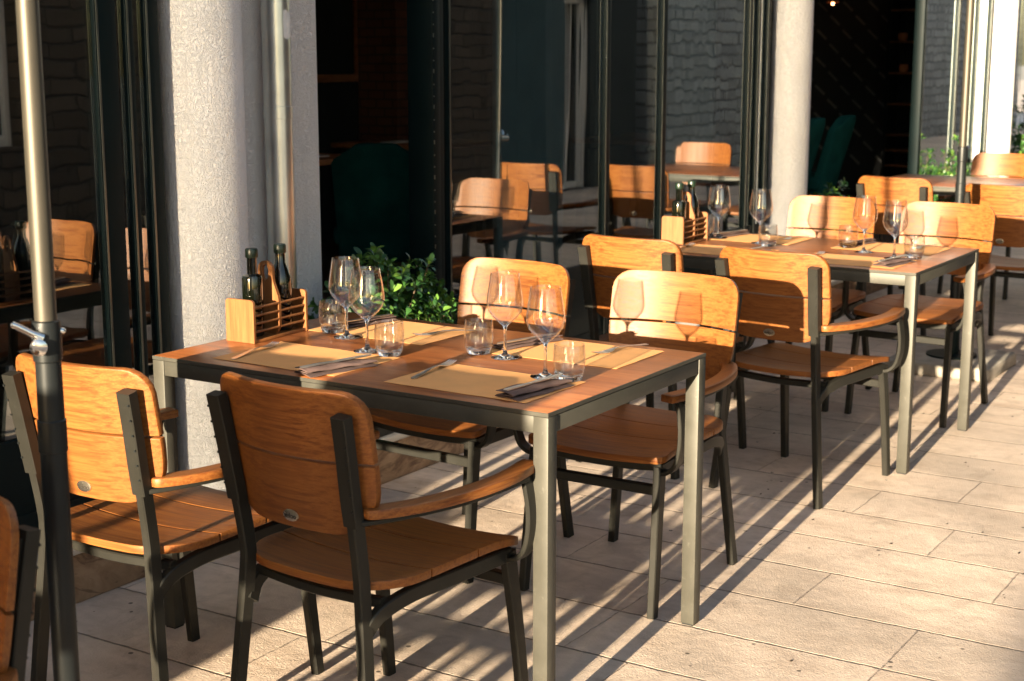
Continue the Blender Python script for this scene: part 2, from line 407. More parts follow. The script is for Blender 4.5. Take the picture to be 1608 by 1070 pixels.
# ------------------------------------------------------------------ the restaurant front
YG = 1.72            # glass line
ZL = .17             # top of the stone ledge
bld = thing('restaurant_building', 'ground floor restaurant front with white round columns and dark framed glass doors', 'building', (0, 1.72, 0))
def bpart(mb, name, mat, smooth=40, parent=None, label=None):
    o = mb.build(name, mat, None, smooth)
    p = parent or bld
    o.parent = p
    if p is bld: o.matrix_parent_inverse = Matrix.Translation((0, -1.72, 0))
    if label: o['label'] = label
    return o
m = MB(); m.box(-14, 40, 1.53, 1.9, 0, ZL - .025, .006); bpart(m, 'plinth', MAT['plinth'])
m = MB(); m.box(-14, 40, 1.518, 1.86, ZL - .025, ZL, .005); bpart(m, 'ledge', MAT['ledge'])
m = MB(); m.box(-14, 40, 1.86, 9.0, ZL - .06, ZL - .004); bpart(m, 'floor', MAT['floor_in'], 0)
m = MB(); m.box(-14, 40, 1.70, 2.0, 2.72, 7.2); bpart(m, 'wall', MAT['stucco'], 0)
m = MB(); m.box(-14, -3.205, 1.70, 2.0, ZL, 2.718); bpart(m, 'wall', MAT['stucco'], 0)
m = MB(); m.box(-14, 40, 2.0, 9.0, 3.1, 3.2); bpart(m, 'ceiling', MAT['ceiling_in'], 0)
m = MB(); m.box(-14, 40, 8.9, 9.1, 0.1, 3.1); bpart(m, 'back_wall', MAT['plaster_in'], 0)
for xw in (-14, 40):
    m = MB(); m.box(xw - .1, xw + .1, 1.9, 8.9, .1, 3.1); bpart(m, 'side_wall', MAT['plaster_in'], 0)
for cx, cr_ in ((.702, .127), (5.40, .113), (9.78, .111), (14.2, .111)):
    m = MB(); m.lathe([(0, ZL - .002), (cr_, ZL - .002), (cr_, .6), (cr_ + .001, 1.2), (cr_, 2.0), (cr_, 2.719), (0, 2.719)], 48, (cx, 1.665, 0))
    bpart(m, 'column', MAT['stucco'])
# pier with the downpipe
m = MB(); m.box(.84, 1.392, 1.78, 2.02, ZL, 2.72); bpart(m, 'pier', MAT['stuccogrey'], 0)
def window(x0, x1, rails, y=YG, z0=ZL, z1=2.70, fw=.055, kick=.0, glazed=True, edge=True):
    """dark frame with panes between the given mullions (x, width)"""
    f = MB()
    xs = [(x0, fw)] + rails + [(x1 - fw, fw)]
    for x, w in xs: f.box(x, x + w, y - .013, y + .016, z0, z1, .003)
    for (xa, wa), (xb, wb) in zip(xs, xs[1:]):
        f.box(xa + wa, xb, y - .012, y + .015, z0, z0 + .085, .003)
        f.box(xa + wa, xb, y - .012, y + .015, z1 - .09, z1, .003)
        if kick: f.box(xa + wa, xb, y - .010, y + .013, z0 + .085, z0 + kick, .002)
    fo = bpart(f, 'window', MAT['dark_metal'])
    if edge:
        for x, w in xs:
            e = MB(); e.box(x + .004, x + .010, y - .0165, y - .0135, z0 + .01, z1 - .01)
            bpart(e, 'gasket', MAT['bright_edge'], 0, fo)
    if glazed:
        for (xa, wa), (xb, wb) in zip(xs, xs[1:]):
            gl = MB(); gl.box(xa + wa + .001, xb - .001, y + .002, y + .010, z0 + max(.086, kick + .001), z1 - .091)
            bpart(gl, 'pane', MAT['pane'], 0, fo)
    return fo
window(-3.2, .520, [(-1.5, .055), (.275, .08), (.39, .03)], y=1.665, kick=.30)
window(2.00, 5.20, [(2.085, .02), (3.325, .05), (3.885, .055), (4.90, .05), (5.02, .04)], kick=.40)
window(7.895, 9.62, [(8.70, .07), (9.22, .05)], kick=.40)
window(10.25, 14.3, [(11.5, .06), (12.9, .06)], kick=.4)
window(14.8, 22, [(16.5, .06), (18.5, .06), (20.2, .06)], kick=.4)
# side posts of the two open bays
m = MB(); m.box(7.84, 7.89, 1.69, 1.76, ZL, 2.70, .004); bpart(m, 'door_post', MAT['dark_metal'])
m = MB(); m.box(1.945, 1.995, 1.68, 1.80, ZL, 2.70, .006); po = bpart(m, 'door_post', MAT['dark_metal'])
m = MB()
for i in range(52): m.box(1.947, 1.951, 1.6775, 1.6798, .25 + i * .044, .255 + i * .044 + .01 * (i % 3 == 0))
bpart(m, 'rivet_strip', MAT['bright_edge'], 0, po)
# downpipe
pp = MB(); pp.lathe([(.0, ZL), (.047, ZL), (.047, 1.30), (.0485, 1.301), (.0485, 1.34), (.047, 1.341), (.047, 2.7), (0, 2.7)], 32, (1.105, 1.712, 0))
dp = bpart(pp, 'downpipe', MAT['zinc'], 40, label='zinc rainwater pipe beside the white column')
st = MB(); rows = []
for k in range(5):
    z = 1.56 + k * .022; rows.append([(1.105 + .0477 * math.cos(a), 1.712 + .0477 * math.sin(a), z + .004 * math.sin(9 * a + k)) for a in [R(-108 + i * 8) for i in range(7)]])
for a, b in zip(rows, rows[1:]):
    for i in range(6): st.quad([a[i], a[i + 1], b[i + 1], b[i]])
bpart(st, 'sticker', MAT['white'], 40, dp, 'torn white paper sticker')

ss = thing('slatted_sun_filter', 'unseen slatted screen added to dim the sun on the white columns', 'screen', (-4.5, 1.02, 0))  # added out of view; its gaps let only part of the sun reach the columns
m = MB(); m.box(-.02, .02, -.06, -.02, 0, 3.9); m.box(-.02, .02, .60, .64, 0, 3.9); m.box(-.02, .02, -.52, -.48, 0, 3.9); m.build('post', MAT['inwood'], ss, 0)
m = MB()
for i in range(172):
    z = .1 + i * .022
    m.box(.021, .039, (-.24 if z < 1.2 else -.02 if z < 1.66 else -.5), .62, z, z + .0166)
m.build('slats', MAT['inwood'], ss, 0)

# ------------------------------------------------------------------ inside the restaurant
m = MB(); m.box(5.66, 6.02, 4.62, 4.95, ZL, 3.1); bpart(m, 'brick_pillar', MAT['brick'], 0)
pf = thing('picture_frame', 'large wooden framed dark panel on the wall inside the open door', 'frame', (5.55, 5.26, 1.30))
m = MB(); m.box(-.7, .52, -.03, .03, 0, .055, .006); m.box(-.7, .52, -.03, .03, 1.0, 1.055, .006); m.box(-.7, -.64, -.03, .03, .055, 1.0, .006); m.box(.46, .52, -.03, .03, .055, 1.0, .006)
m.build('frame', MAT['inwood'], pf)
m = MB(); m.box(-.64, .46, 0, .02, .055, 1.0); m.build('panel', MAT['plaster_in'], pf, 0)
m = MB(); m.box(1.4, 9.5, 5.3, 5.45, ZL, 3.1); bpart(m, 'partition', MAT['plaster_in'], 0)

# velvet dining chair (inside)
def velvet_chair(loc, rz, label):
    t = thing('dining_chair', label, 'chair', loc, rz, 'teal dining chairs inside the restaurant')
    b = MB(); rows = []
    for i in range(13):
        u = i / 12; z = .30 + u * .60; hw = .21 + .02 * u - (.10 - math.sqrt(max(0, .01 - max(0, z - .80) ** 2)))
        rows.append([(-.20 - .16 * u - .05 * (1 - (2 * j / 10 - 1) ** 2), hw * (2 * j / 10 - 1), z - .03 * (abs(2 * j / 10 - 1) ** 6) * (u > .9)) for j in range(11)])
    b.sheet(rows, (1, 0, .1), .055); b.soften(.018, 60, 3); b.build('backrest', MAT['teal'], t)
    b = MB(); b.box(-.24, .26, -.24, .24, .38, .48, .035); b.build('seat', MAT['teal'], t)
    for sx, sy in ((-1, -1), (-1, 1), (1, -1), (1, 1)):
        l = MB(); l.tube([(sx * .22, sy * .21, 0), (sx * .18, sy * .18, .385)], .012, 8, [.009, .016]); l.build('leg', MAT['black'], t)
    return t
vc = velvet_chair((3.62, 3.02, ZL), R(75), 'dark teal velvet chair inside the open doorway behind the leafy shrub')
vc.location = (3.52, 3.12, ZL); vc.rotation_euler = (0, 0, R(32))
for (x, y, lab) in ((7.62, 2.5, 'teal velvet chair nearest the lattice panel edge inside the far opening'),
                    (7.08, 2.52, 'middle teal velvet chair in the row inside the far opening'),
                    (6.58, 2.55, 'teal velvet chair half hidden by the second white column')):
    copy_tree(vc, (x, y, ZL), R(95), lab)
# interior tables
def inner_table(loc, lx, ly, label):
    t = thing('dining_table', label, 'table', loc, 0, 'tables inside the restaurant')
    m = MB(); m.box(-lx / 2, lx / 2, -ly / 2, ly / 2, .72, .75, .004); m.build('tabletop', MAT['inwood'], t)
    for sx in (-1, 1):
        for sy in (-1, 1):
            l = MB(); l.box(sx * (lx / 2 - .05) - .025, sx * (lx / 2 - .05) + .025, sy * (ly / 2 - .05) - .025, sy * (ly / 2 - .05) + .025, 0, .72); l.build('leg', MAT['black'], t, 0)
    return t
it1 = inner_table((4.15, 2.95, ZL), .8, .75, 'wooden table with a wine glass inside the open doorway')
it1.location = (5.55, 4.42, ZL)
inner_table((4.02, 4.10, ZL), .6, .6, 'wooden table just inside the open doorway beside the pier')
inner_table((6.9, 3.3, ZL), .9, .8, 'wooden table behind the tall window panes')

for k, (xa, xb, lab) in enumerate(((2.78, 3.30, 'pale sheer curtain gathered behind the first tall pane'), (4.42, 4.92, 'pale sheer curtain behind the pane next to the second white column'))):
    c = MB(); rows = []
    for z in (ZL + .03, .8, 1.6, 2.4, 3.05):
        rows.append([(xa + (xb - xa) * j / 60, 1.93 + .028 * math.sin(j * .95 + k) + .012 * math.sin(j * .37 + z), z) for j in range(61)])
    c.sheet(rows, (0, 1, 0), .002); tag(c.build('curtain', MAT['curtain'], None, 60), lab, 'curtain')
# lattice panel and wine rack far inside
m = MB(); m.box(11.3, 11.36, 3.02, 5.3, ZL, 3.0)
lp = thing('lattice_panel', 'black wall panel with small slanted metal strips inside the far opening', 'wall panel')
po = m.build('panel', MAT['plaster_in'], lp, 0)
ds = MB()
for i in range(9):
    for j in range(15):
        yy = 3.14 + i * .25 + (.125 if j % 2 else 0); z = .50 + j * .13
        ds.box(-.005, .005, -.062, .062, -.011, .011, 0, Matrix.Translation((11.292, yy, z)) @ Matrix.Rotation(R(42), 4, 'X'))
ds.build('metal_strip', MAT['strip'], lp, 0)['kind'] = 'stuff'
rk = thing('wine_rack', 'tall dark wine rack with thin wooden shelves inside the far opening', 'rack', (11.1, 2.76, ZL))
m = MB(); m.box(-.15, .15, -.25, -.22, 0, 2.6); m.box(-.15, .15, .22, .25, 0, 2.6); m.box(.13, .15, -.22, .22, 0, 2.6); m.build('case', MAT['black'], rk, 0)
for z in (.30, .44, .58, .86, 1.14, 1.42, 1.70):
    m = MB(); m.box(-.16, .13, -.22, .22, z, z + .018, .002); m.build('shelf', MAT['bamboo'], rk)
m = MB(); m.box(-.19, -.155, .02, .13, 1.80, 2.58, .004); m.build('board', MAT['bamboo'], rk)
for k, (dy, z) in enumerate(((.12, 1.42), (-.05, 1.42), (.1, 1.14), (-.08, 1.70))):
    c = MB(); c.lathe([(0, 0), (.03, 0), (.045, .03), (.04, .07), (.032, .07), (.03, .02), (0, .02)], 18)
    o = c.build('cup', MAT['flower']); o.location = (11.0, 2.76 + dy, ZL + z + .019)
    tag(o, ['small terracotta cup at the left of the second rack shelf from the top', 'small terracotta cup at the right of the second rack shelf from the top', 'small terracotta cup on the third rack shelf from the top', 'small terracotta cup on the top rack shelf'][k], 'cup', 'cups on the wine rack')

pl = thing('pendant_lamp', 'small glowing pendant lamp high in front of the lattice panel', 'lamp', (10.9, 3.52, 0))
m = MB(); m.tube([(0, 0, 2.03), (0, 0, 3.1)], .004, 6); m.build('cord', MAT['black'], pl, 0)
m = MB(); m.lathe([(.02, 2.03), (.03, 2.0), (.06, 1.96), (.058, 1.955), (.028, 1.99)], 20); m.build('lamp_shade', MAT['flower'], pl)
m = MB(); m.lathe([(0, 1.93), (.010, 1.934), (.014, 1.945), (.010, 1.958), (0, 1.962)], 16); m.build('bulb', MAT['bulb'], pl)

# ------------------------------------------------------------------ terrace chair
def make_chair(label, loc, rz):
    t = thing('terrace_chair', label, 'chair', loc, rz, 'teak and metal terrace armchairs')
    W = .207
    def f_back(s, h): return -.236 - (h - .5) * .175 + .048 * ((s / W) ** 2 - .35)
    def rows_for(h0, h1, topr, botr, n):
        rows = []
        for i in range(n + 1):
            u = .5 - .5 * math.cos(PI * i / n); h = h0 + (h1 - h0) * u
            w = W - .012 * max(0, (.69 - h) / .14)
            if topr and h > h1 - topr: w -= topr - math.sqrt(max(0, topr ** 2 - (h - (h1 - topr)) ** 2))
            if botr and h < h0 + botr: w -= botr - math.sqrt(max(0, botr ** 2 - ((h0 + botr) - h) ** 2))
            rows.append([(f_back(w * (2 * j / 20 - 1), h), w * (2 * j / 20 - 1), h) for j in range(21)])
        return rows
    b = MB()
    b.sheet(rows_for(.717, .864, .055, 0, 12), (1, 0, .2), .015)
    b.sheet(rows_for(.556, .711, 0, .095, 14), (1, 0, .2), .015)
    b.soften(.0035, 55, 2)
    back = b.build('backrest', MAT['wood'], t, 35)
    # oval badge on the rear of the lower board
    hb = .583
    bd = MB(); rows = []
    ring = [bd.bm.verts.new((f_back(.021 * math.cos(a), hb) - .003, .021 * math.cos(a), hb + .0125 * math.sin(a))) for a in [2 * PI * i / 28 for i in range(28)]]
    ring2 = [bd.bm.verts.new((v.co.x + .004, v.co.y, v.co.z)) for v in ring]
    rin = [bd.bm.verts.new((v.co.x - .0006, v.co.y * .88, hb + (v.co.z - hb) * .82)) for v in ring]
    for i in range(28):
        j = (i + 1) % 28
        bd.bm.faces.new((ring[i], ring[j], ring2[j], ring2[i])); bd.bm.faces.new((ring[i], rin[i], rin[j], ring[j]))
    bd.bm.faces.new(rin)
    badge = bd.build('badge', MAT['badge'], back, 30)
    me = text_mesh('veloo', .0155, .0004)
    me.transform(Matrix.Translation((f_back(0, hb) - .0042, 0, hb - .001)) @ Matrix(((0, 0, -1, 0), (-1, 0, 0, 0), (0, 1, 0, 0), (0, 0, 0, 1))))
    me.materials.append(MAT['letter'])
    lt = bpy.data.objects.new('badge_lettering', me); COL.objects.link(lt); lt.parent = back
    # seat: three boards
    st = MB()
    for f0, f1 in ((-.238, -.0815), (-.0775, .0775), (.0815, .238)):
        rows = []
        n = 10
        for i in range(n + 1):
            f = f0 + (f1 - f0) * (.5 - .5 * math.cos(PI * i / n))
            w = .218
            r = .125
            if f < -.238 + r: w -= (r - math.sqrt(max(0, r * r - ((-.238 + r) - f) ** 2))) * .95
            r = .018
            if f > .238 - r: w -= r - math.sqrt(max(0, r * r - (f - (.238 - r)) ** 2))
            zf = -.013 * max(0, (f - .10) / .138) ** 2 + .007 * max(0, (-f - .1) / .138) ** 2
            rows.append([(f, w * (2 * j / 16 - 1), .428 + zf + .012 * abs(w * (2 * j / 16 - 1) / .218) ** 2) for j in range(17)])
        st.sheet(rows, (0, 0, 1), .019)
    st.soften(.003, 55, 2)
    st.build('seat', MAT['wood'], t, 35)
    # frame under the seat
    fr = MB()
    for sg in (-1, 1):
        fr.sweep([(-.232, sg * .166, .352), (-.20, sg * .178, .388), (-.12, sg * .190, .409), (.0, sg * .195, .410), (.218, sg * .195, .406)], .022, .034, (0, 1, 0), .003, 4)
    fr.sweep([(.205, -.19, .412), (.21, -.1, .405), (.21, .1, .405), (.205, .19, .412)], .022, .022, (1, 0, 0), .003, 4)
    fr.sweep([(-.19, -.18, .41), (-.20, 0, .405), (-.19, .18, .41)], .02, .022, (1, 0, 0), .003, 4)
    fr.sweep([(.218, -.195, .347), (.218, .195, .347)], .022, .028, (1, 0, 0), .003)
    fr.build('seat_frame', MAT['chairframe'], t, 35)
    for sg in (-1, 1):
        l = MB(); l.sweep([(-.265, sg * .205, 0), (-.252, sg * .186, .2), (-.238, sg * .166, .42), (-.240, sg * .163, .5), (-.266, sg * .168, .66), (-.292, sg * .174, .81)], .022, .034, (0, 1, 0), .003, 6)
        l.build('leg', MAT['chairframe'], t, 35)
        l = MB(); l.sweep([(.265, sg * .207, 0), (.243, sg * .203, .2), (.222, sg * .198, .36), (.214, sg * .196, .412)], .022, (.030, .042), (0, 1, 0), .003, 4)
        l.build('leg', MAT['chairframe'], t, 35)
        k = MB(); k.sweep([(-.259, sg * .1665, .59), (-.270, sg * .168, .65), (-.285, sg * .172, .74), (-.3005, sg * .1755, .822)], .037, .027, (0, 1, 0), .002, 4)
        k.build('back_bracket', MAT['chairframe'], t, 35)
        br = [c for c in t.children if c.name.startswith('back_bracket')][-1]
        for q in range(6):
            h = .625 + q * .034
            f = -.2655 - (h - .625) * .178 - .0146
            sc = MB(); sc.lathe([(0, 0), (.0026, 0), (.0026, .0018), (0, .0018)], 10)
            for v in sc.bm.verts: v.co = Vector((f - v.co.z, sg * (.1675 + (h - .62) * .05 + .013) + v.co.x, h + v.co.y))
            sc.build('screw', MAT['black'], br, 0)
        # armrest
        a = MB(); rows = []
        pts = [(-.245, .176), (-.20, .207), (-.13, .236), (-.04, .255), (.06, .262), (.15, .255), (.255, .232)]
        P = [Vector((p[0], p[1], 0)) for p in pts]; Q = []
        for i in range(len(P) - 1):
            p0, p1, p2, p3 = P[max(i - 1, 0)], P[i], P[i + 1], P[min(i + 2, len(P) - 1)]
            for kk in range(4):
                q = kk / 4; Q.append(.5 * ((2 * p1) + (p2 - p0) * q + (2 * p0 - 5 * p1 + 4 * p2 - p3) * q * q + (3 * p1 - p0 - 3 * p2 + p3) * q ** 3))
        Q.append(P[-1])
        for i, p in enumerate(Q):
            tt = (Q[min(i + 1, len(Q) - 1)] - Q[max(i - 1, 0)]).normalized(); nn = Vector((-tt.y, tt.x, 0))
            u = i / (len(Q) - 1); w = .046
            if u < .09: w *= math.sqrt(max(.12, 1 - ((.09 - u) / .09) ** 2))
            if u > .97: w *= .9
            rows.append([((p + nn * w * (j / 4 - .5)).x, sg * (p + nn * w * (j / 4 - .5)).y, .603) for j in range(5)])
        a.sheet(rows, (0, 0, 1), .021); a.soften(.004, 50, 2)
        a.build('armrest', MAT['woodarm'], t, 40)
        s2 = MB()
        s2.sweep([(-.258, sg * .168, .594), (-.235, sg * .185, .595), (-.17, sg * .218, .597), (-.04, sg * .252, .597), (.08, sg * .26, .597), (.22, sg * .252, .596)], .026, .011, (0, 0, 1), .002, 3) if False else \
        s2.sweep([(-.258, sg * .168, .594), (-.235, sg * .185, .595), (-.17, sg * .218, .597), (-.04, sg * .252, .597), (.08, sg * .26, .597), (.20, sg * .254, .597)], .011, .026, (0, 0, 1), .002, 3)
        s2.sweep([(.212, sg * .248, .601), (.213, sg * .256, .57), (.216, sg * .262, .52), (.217, sg * .260, .47), (.217, sg * .247, .425), (.215, sg * .222, .402), (.214, sg * .19, .396)], .036, .012, (1, 0, 0), .002, 5)
        s2.build('arm_support', MAT['chairframe'], t, 35)
    return t
c0 = make_chair('teak armchair seen fully from behind at the front table, oval badge on its back', (-.205, .313, 0), R(-4))
chairs = [
 ((-.285, .858, 0), R(1), 'armchair crossed by the near umbrella pole, at the window end of the front table'),
 ((1.025, .33, 0), R(180), 'armchair facing the camera behind the tumbler at the street end of the front table'),
 ((1.0, .895, 0), R(176.5), 'armchair facing the camera beside the leafy shrub, behind the wine glasses of the front table'),
 ((2.245, .29, 0), R(-6), 'armchair with sunlit upper back and one long pale leg at the second table'),
 ((2.305, .875, 0), R(-3), 'armchair seen from behind at the window end of the second table'),
 ((3.58, .29, 0), R(177), 'armchair facing the camera at the street end of the second table'),
 ((3.58, .81, 0), R(179), 'armchair facing the camera in front of the second white column at the second table'),
 ((5.38, .93, 0), R(-4), 'armchair seen from behind, left of the thin far umbrella pole'),
 ((5.20, .31, 0), R(-5), 'armchair behind the second table at the right edge of the picture, badge on its back'),
 ((7.02, .95, 0), R(178), 'farthest armchair, facing the camera behind the pale third tabletop'),
 ((7.04, .36, 0), R(181), 'armchair facing the camera beyond the right edge, mirrored in the pane beside the second column'),
 ((-1.62, .285, 0), R(181), 'blurred armchair at the lower left corner, in front of the near umbrella pole'),
]
for loc, rz, lab in chairs: copy_tree(c0, loc, rz, lab)

# ------------------------------------------------------------------ terrace tables
HT = .744
def make_table(loc, label, rz=0):
    t = thing('terrace_table', label, 'table', loc, rz, 'terrace tables')
    LX, LY = .8, 1.2
    m = MB(); m.box(.003, LX - .003, .003, LY - .003, HT - .0075, HT, .0015); m.build('tabletop', MAT['tabletop'], t, 30)
    m = MB()
    for a in ((0, LX, 0, .0028), (0, LX, LY - .0028, LY), (0, .0028, .0028, LY - .0028), (LX - .0028, LX, .0028, LY - .0028)):
        m.box(*a, HT - .0092, HT - .0006)
    m.box(.003, LX - .003, .003, LY - .003, HT - .0105, HT - .0078)
    m.build('edge_trim', MAT['frame'], t, 0)
    m = MB()
    LG = .039
    for y0 in (.002, LY - .024): m.box(LG, LX - LG, y0, y0 + .022, HT - .050, HT - .011, .002)
    for x0 in (.002, LX - .024): m.box(x0, x0 + .022, LG, LY - LG, HT - .050, HT - .011, .002)
    m.build('apron', MAT['frame'], t, 30)
    for sx in (0, 1):
        for sy in (0, 1):
            x, y = sx * (LX - LG), sy * (LY - LG)
            l = MB(); l.box(x, x + LG, y, y + LG, .004, HT - .0105, .0025); lo = l.build('leg', MAT['frame'], t, 30)
            l = MB(); l.box(x + .003, x + LG - .003, y + .003, y + LG - .003, 0, .0042); l.build('foot', MAT['black'], lo, 0)
    return t
t1 = make_table((0, 0, 0), 'front terrace table with reddish wooden top set with two pairs of wine glasses')
t2 = copy_tree(t1, (2.525, -.005, 0), 0, 'second terrace table further along the window front, laid for four')
t3 = copy_tree(t1, (6.05, .25, 0), 0, 'third terrace table at the far right, only a pale strip of its top showing')

# ------------------------------------------------------------------ tableware
def ribbon(mb, sec, t, z0=0.0):
    """sec: (x, yc, half width, z) -> thin plate"""
    mb.sheet([[(x, yc - hw, z), (x, yc, z - .0008), (x, yc + hw, z)] for x, yc, hw, z in sec], (0, 0, 1), t)
def solid_attr(o, fn):
    at = o.data.attributes.new('solid', 'FLOAT', 'POINT')
    for i, v in enumerate(o.data.vertices): at.data[i].value = fn(v.co)
def wine_glass(loc, label):
    m = MB()
    pr = [(0, 0.0006), (.030, .0006), (.0365, .0012), (.037, .0022), (.030, .0035), (.016, .0065), (.0065, .012), (.0042, .022), (.0036, .045), (.0036, .068), (.0045, .078),
          (.0085, .086), (.018, .094), (.032, .107), (.0425, .121), (.0475, .136), (.0472, .150), (.0445, .170), (.0405, .195), (.0370, .2195), (.0364, .2205), (.0358, .2195),
          (.0393, .195), (.0433, .170), (.0460, .150), (.0463, .1365), (.0413, .1220), (.0308, .1085), (.0165, .0955), (.006, .0895), (0, .0885)]
    m.lathe(pr, 40)
    o = m.build('wine_glass', MAT['glass'], None, 60); o.location = loc
    solid_attr(o, lambda c: 1.0 if c.z < .088 else 0.0)
    return tag(o, label, 'wine glass', 'stemmed wine glasses')
def tumbler(loc, label):
    m = MB()
    pr = [(0, .0005), (.026, .0005), (.029, .002), (.0335, .010), (.0375, .026), (.0390, .045), (.0385, .065), (.0365, .0875), (.0358, .0885), (.0351, .0875), (.0369, .065),
          (.0373, .046), (.0357, .028), (.0312, .0165), (.022, .0125), (0, .0115)]
    m.lathe(pr, 40)
    # faint cut facets in the base
    for v in m.bm.verts:
        r = math.hypot(v.co.x, v.co.y)
        if .004 < v.co.z < .04 and r > .02:
            a = math.atan2(v.co.y, v.co.x); k = 1 - .025 * abs(math.sin(5 * a + v.co.z * 60))
            v.co.x *= k; v.co.y *= k
    o = m.build('tumbler', MAT['glass'], None, 60); o.location = loc
    solid_attr(o, lambda c: 1.0 if c.z < .0165 else 0.0)
    return tag(o, label, 'tumbler', 'water tumblers')
def placemat(loc, rz, lx, ly, label):
    m = MB(); rows = []
    for i in range(9):
        rows.append([(lx * (i / 8 - .5), ly * (j / 10 - .5) + .0012 * math.sin(i * 1.9 + j), .0009 + .0006 * math.sin(i * .9 + j * .7) ** 2) for j in range(11)])
    m.sheet(rows, (0, 0, 1), .0005)
    o = m.build('placemat', MAT['placemat'], None, 40); o.location = loc; o.rotation_euler = (0, 0, rz)
    return tag(o, label, 'placemat', 'paper placemats')
def fork_mesh():
    m = MB()
    ribbon(m, [(-.105, 0, .0045, .001), (-.10, 0, .0075, .001), (-.06, 0, .0065, .0035), (-.02, 0, .0042, .0075), (.015, 0, .0030, .0085), (.03, 0, .0038, .0075), (.04, 0, .0095, .0055), (.05, 0, .0122, .004), (.062, 0, .0128, .003)], .0017)
    for k in (-1.5, -.5, .5, 1.5):
        ribbon(m, [(.062, k * .0068, .0023, .003), (.08, k * .0066, .0019, .0035), (.10, k * .0064, .0014, .0065), (.106, k * .0064, .0006, .008)], .0015)
    return m.build('fork', MAT['steel'], None, 50)
def knife_mesh():
    m = MB()
    ribbon(m, [(-.11, 0, .006, .001), (-.10, 0, .0085, .001), (-.05, 0, .0075, .001), (-.01, 0, .0055, .001), (.0, 0, .0065, .001), (.02, .001, .0085, .001), (.08, .001, .0085, .001), (.105, .002, .006, .001), (.113, .004, .001, .001)], .0022)
    return m.build('knife', MAT['steel'], None, 50)
def napkin_mesh(sd):
    rng = random.Random(sd); m = MB()
    prof = [(-.032, .001), (.0, .0012), (.029, .001), (.033, .003), (.029, .0052), (.0, .0056), (-.014, .006), (-.019, .009), (-.014, .0115), (.0, .0122), (.016, .0108), (.024, .012)]
    rows = []
    for i in range(15):
        u = i / 14; x = .21 * (u - .5)
        sk = .010 * math.sin(2.2 * u + sd); op = 1 + .25 * math.sin(3 * u + sd)
        rows.append([(x + .004 * rng.uniform(-1, 1) * (i in (0, 14)), y * (1 + .10 * math.sin(u * 3 + sd)) + sk * (z > .006), z * op + .0012 * math.sin(14 * u + y * 90 + sd)) for y, z in prof])
    m.sheet(rows, (0, 0, 1), .0013)
    return m.build('napkin', MAT['napkin'], None, 60)
fk0 = fork_mesh(); kn0 = knife_mesh(); nk0 = napkin_mesh(1.0)
used = {'f': 0, 'k': 0, 'n': 0}
def put(proto, key, loc, rz, label, cat, group):
    o = proto if not used[key] else proto.copy()
    if used[key]: COL.objects.link(o)
    used[key] = 1
    o.location = loc; o.rotation_euler = (0, 0, rz)
    return tag(o, label, cat, group)
ZT = HT + .0003
def setting(tx, ty, T, J):
    """J: where each seat is; T: table name for labels"""
    for (mx, my, fx, fy, fr, nx, ny, nr, wx, wy, ux, uy, who) in J:
        near = mx < .4
        placemat((tx + mx, ty + my, ZT), R(random.uniform(-1.5, 1.5)), .265, .405, f'tan paper placemat {who} of the {T}')
        put(fk0, 'f', (tx + fx, ty + fy, ZT + .0022), R(fr), f'steel fork on the placemat {who} of the {T}', 'fork', 'forks')
        put(nk0, 'n', (tx + nx, ty + ny, ZT + .0022), R(nr), f'folded plum napkin on the placemat {who} of the {T}', 'napkin', 'folded napkins')
        put(kn0, 'k', (tx + nx + (.01 if near else -.01), ty + ny + (.012 if near else -.012), ZT + .0190), R(nr + (2 if near else -2)), f'steel knife on the napkin {who} of the {T}', 'knife', 'knives')
        wine_glass((tx + wx, ty + wy, ZT + .0021), f'stemmed wine glass {who} of the {T}')
        tumbler((tx + ux, ty + uy, ZT + .0021), f'short clear tumbler {who} of the {T}')
setting(0, 0, 'front table', [
    (.182, .835, .165, .995, 9.6, .110, .672, -15, .331, .753, .321, .673, 'at the near window seat'),
    (.188, .290, .222, .464, 7.0, .165, .130, -8, .310, .195, .309, .128, 'at the near street seat'),
    (.620, .300, .705, .200, 167, .640, .455, 166, .454, .403, .466, .492, 'at the far street seat'),
    (.618, .885, .655, .720, 151, .640, 1.015, 168, .458, .922, .498, 1.004, 'at the far window seat')])
setting(2.525, -.005, 'second table', [
    (.185, .850, .17, 1.0, 5, .130, .690, -12, .47, .80, .395, .735, 'at the near window seat'),
    (.185, .300, .2, .46, 4, .180, .135, -10, .31, .185, .345, .120, 'at the near street seat'),
    (.620, .300, .70, .19, 172, .640, .455, 170, .425, .345, .535, .450, 'at the far street seat'),
    (.618, .885, .70, .74, 168, .640, 1.02, 166, .545, 1.02, .520, 1.07, 'at the far window seat')])
# a few things laid out indoors
wg = wine_glass((5.62, 4.30, ZL + .751), 'wine glass standing on the table inside the open doorway')
for x, y, lab in ((5.4, 4.42, 'folded white napkin on the table inside the open doorway'), (3.95, 3.98, 'folded white napkin on the indoor table beside the pier'), (6.8, 3.1, 'folded white napkin on the table behind the window panes')):
    m = MB(); m.box(-.12, .12, -.06, .06, 0, .012, .004); o = m.build('napkin', MAT['ceramic']); o.location = (x, y, ZL + .751); tag(o, lab, 'napkin', 'white napkins indoors')

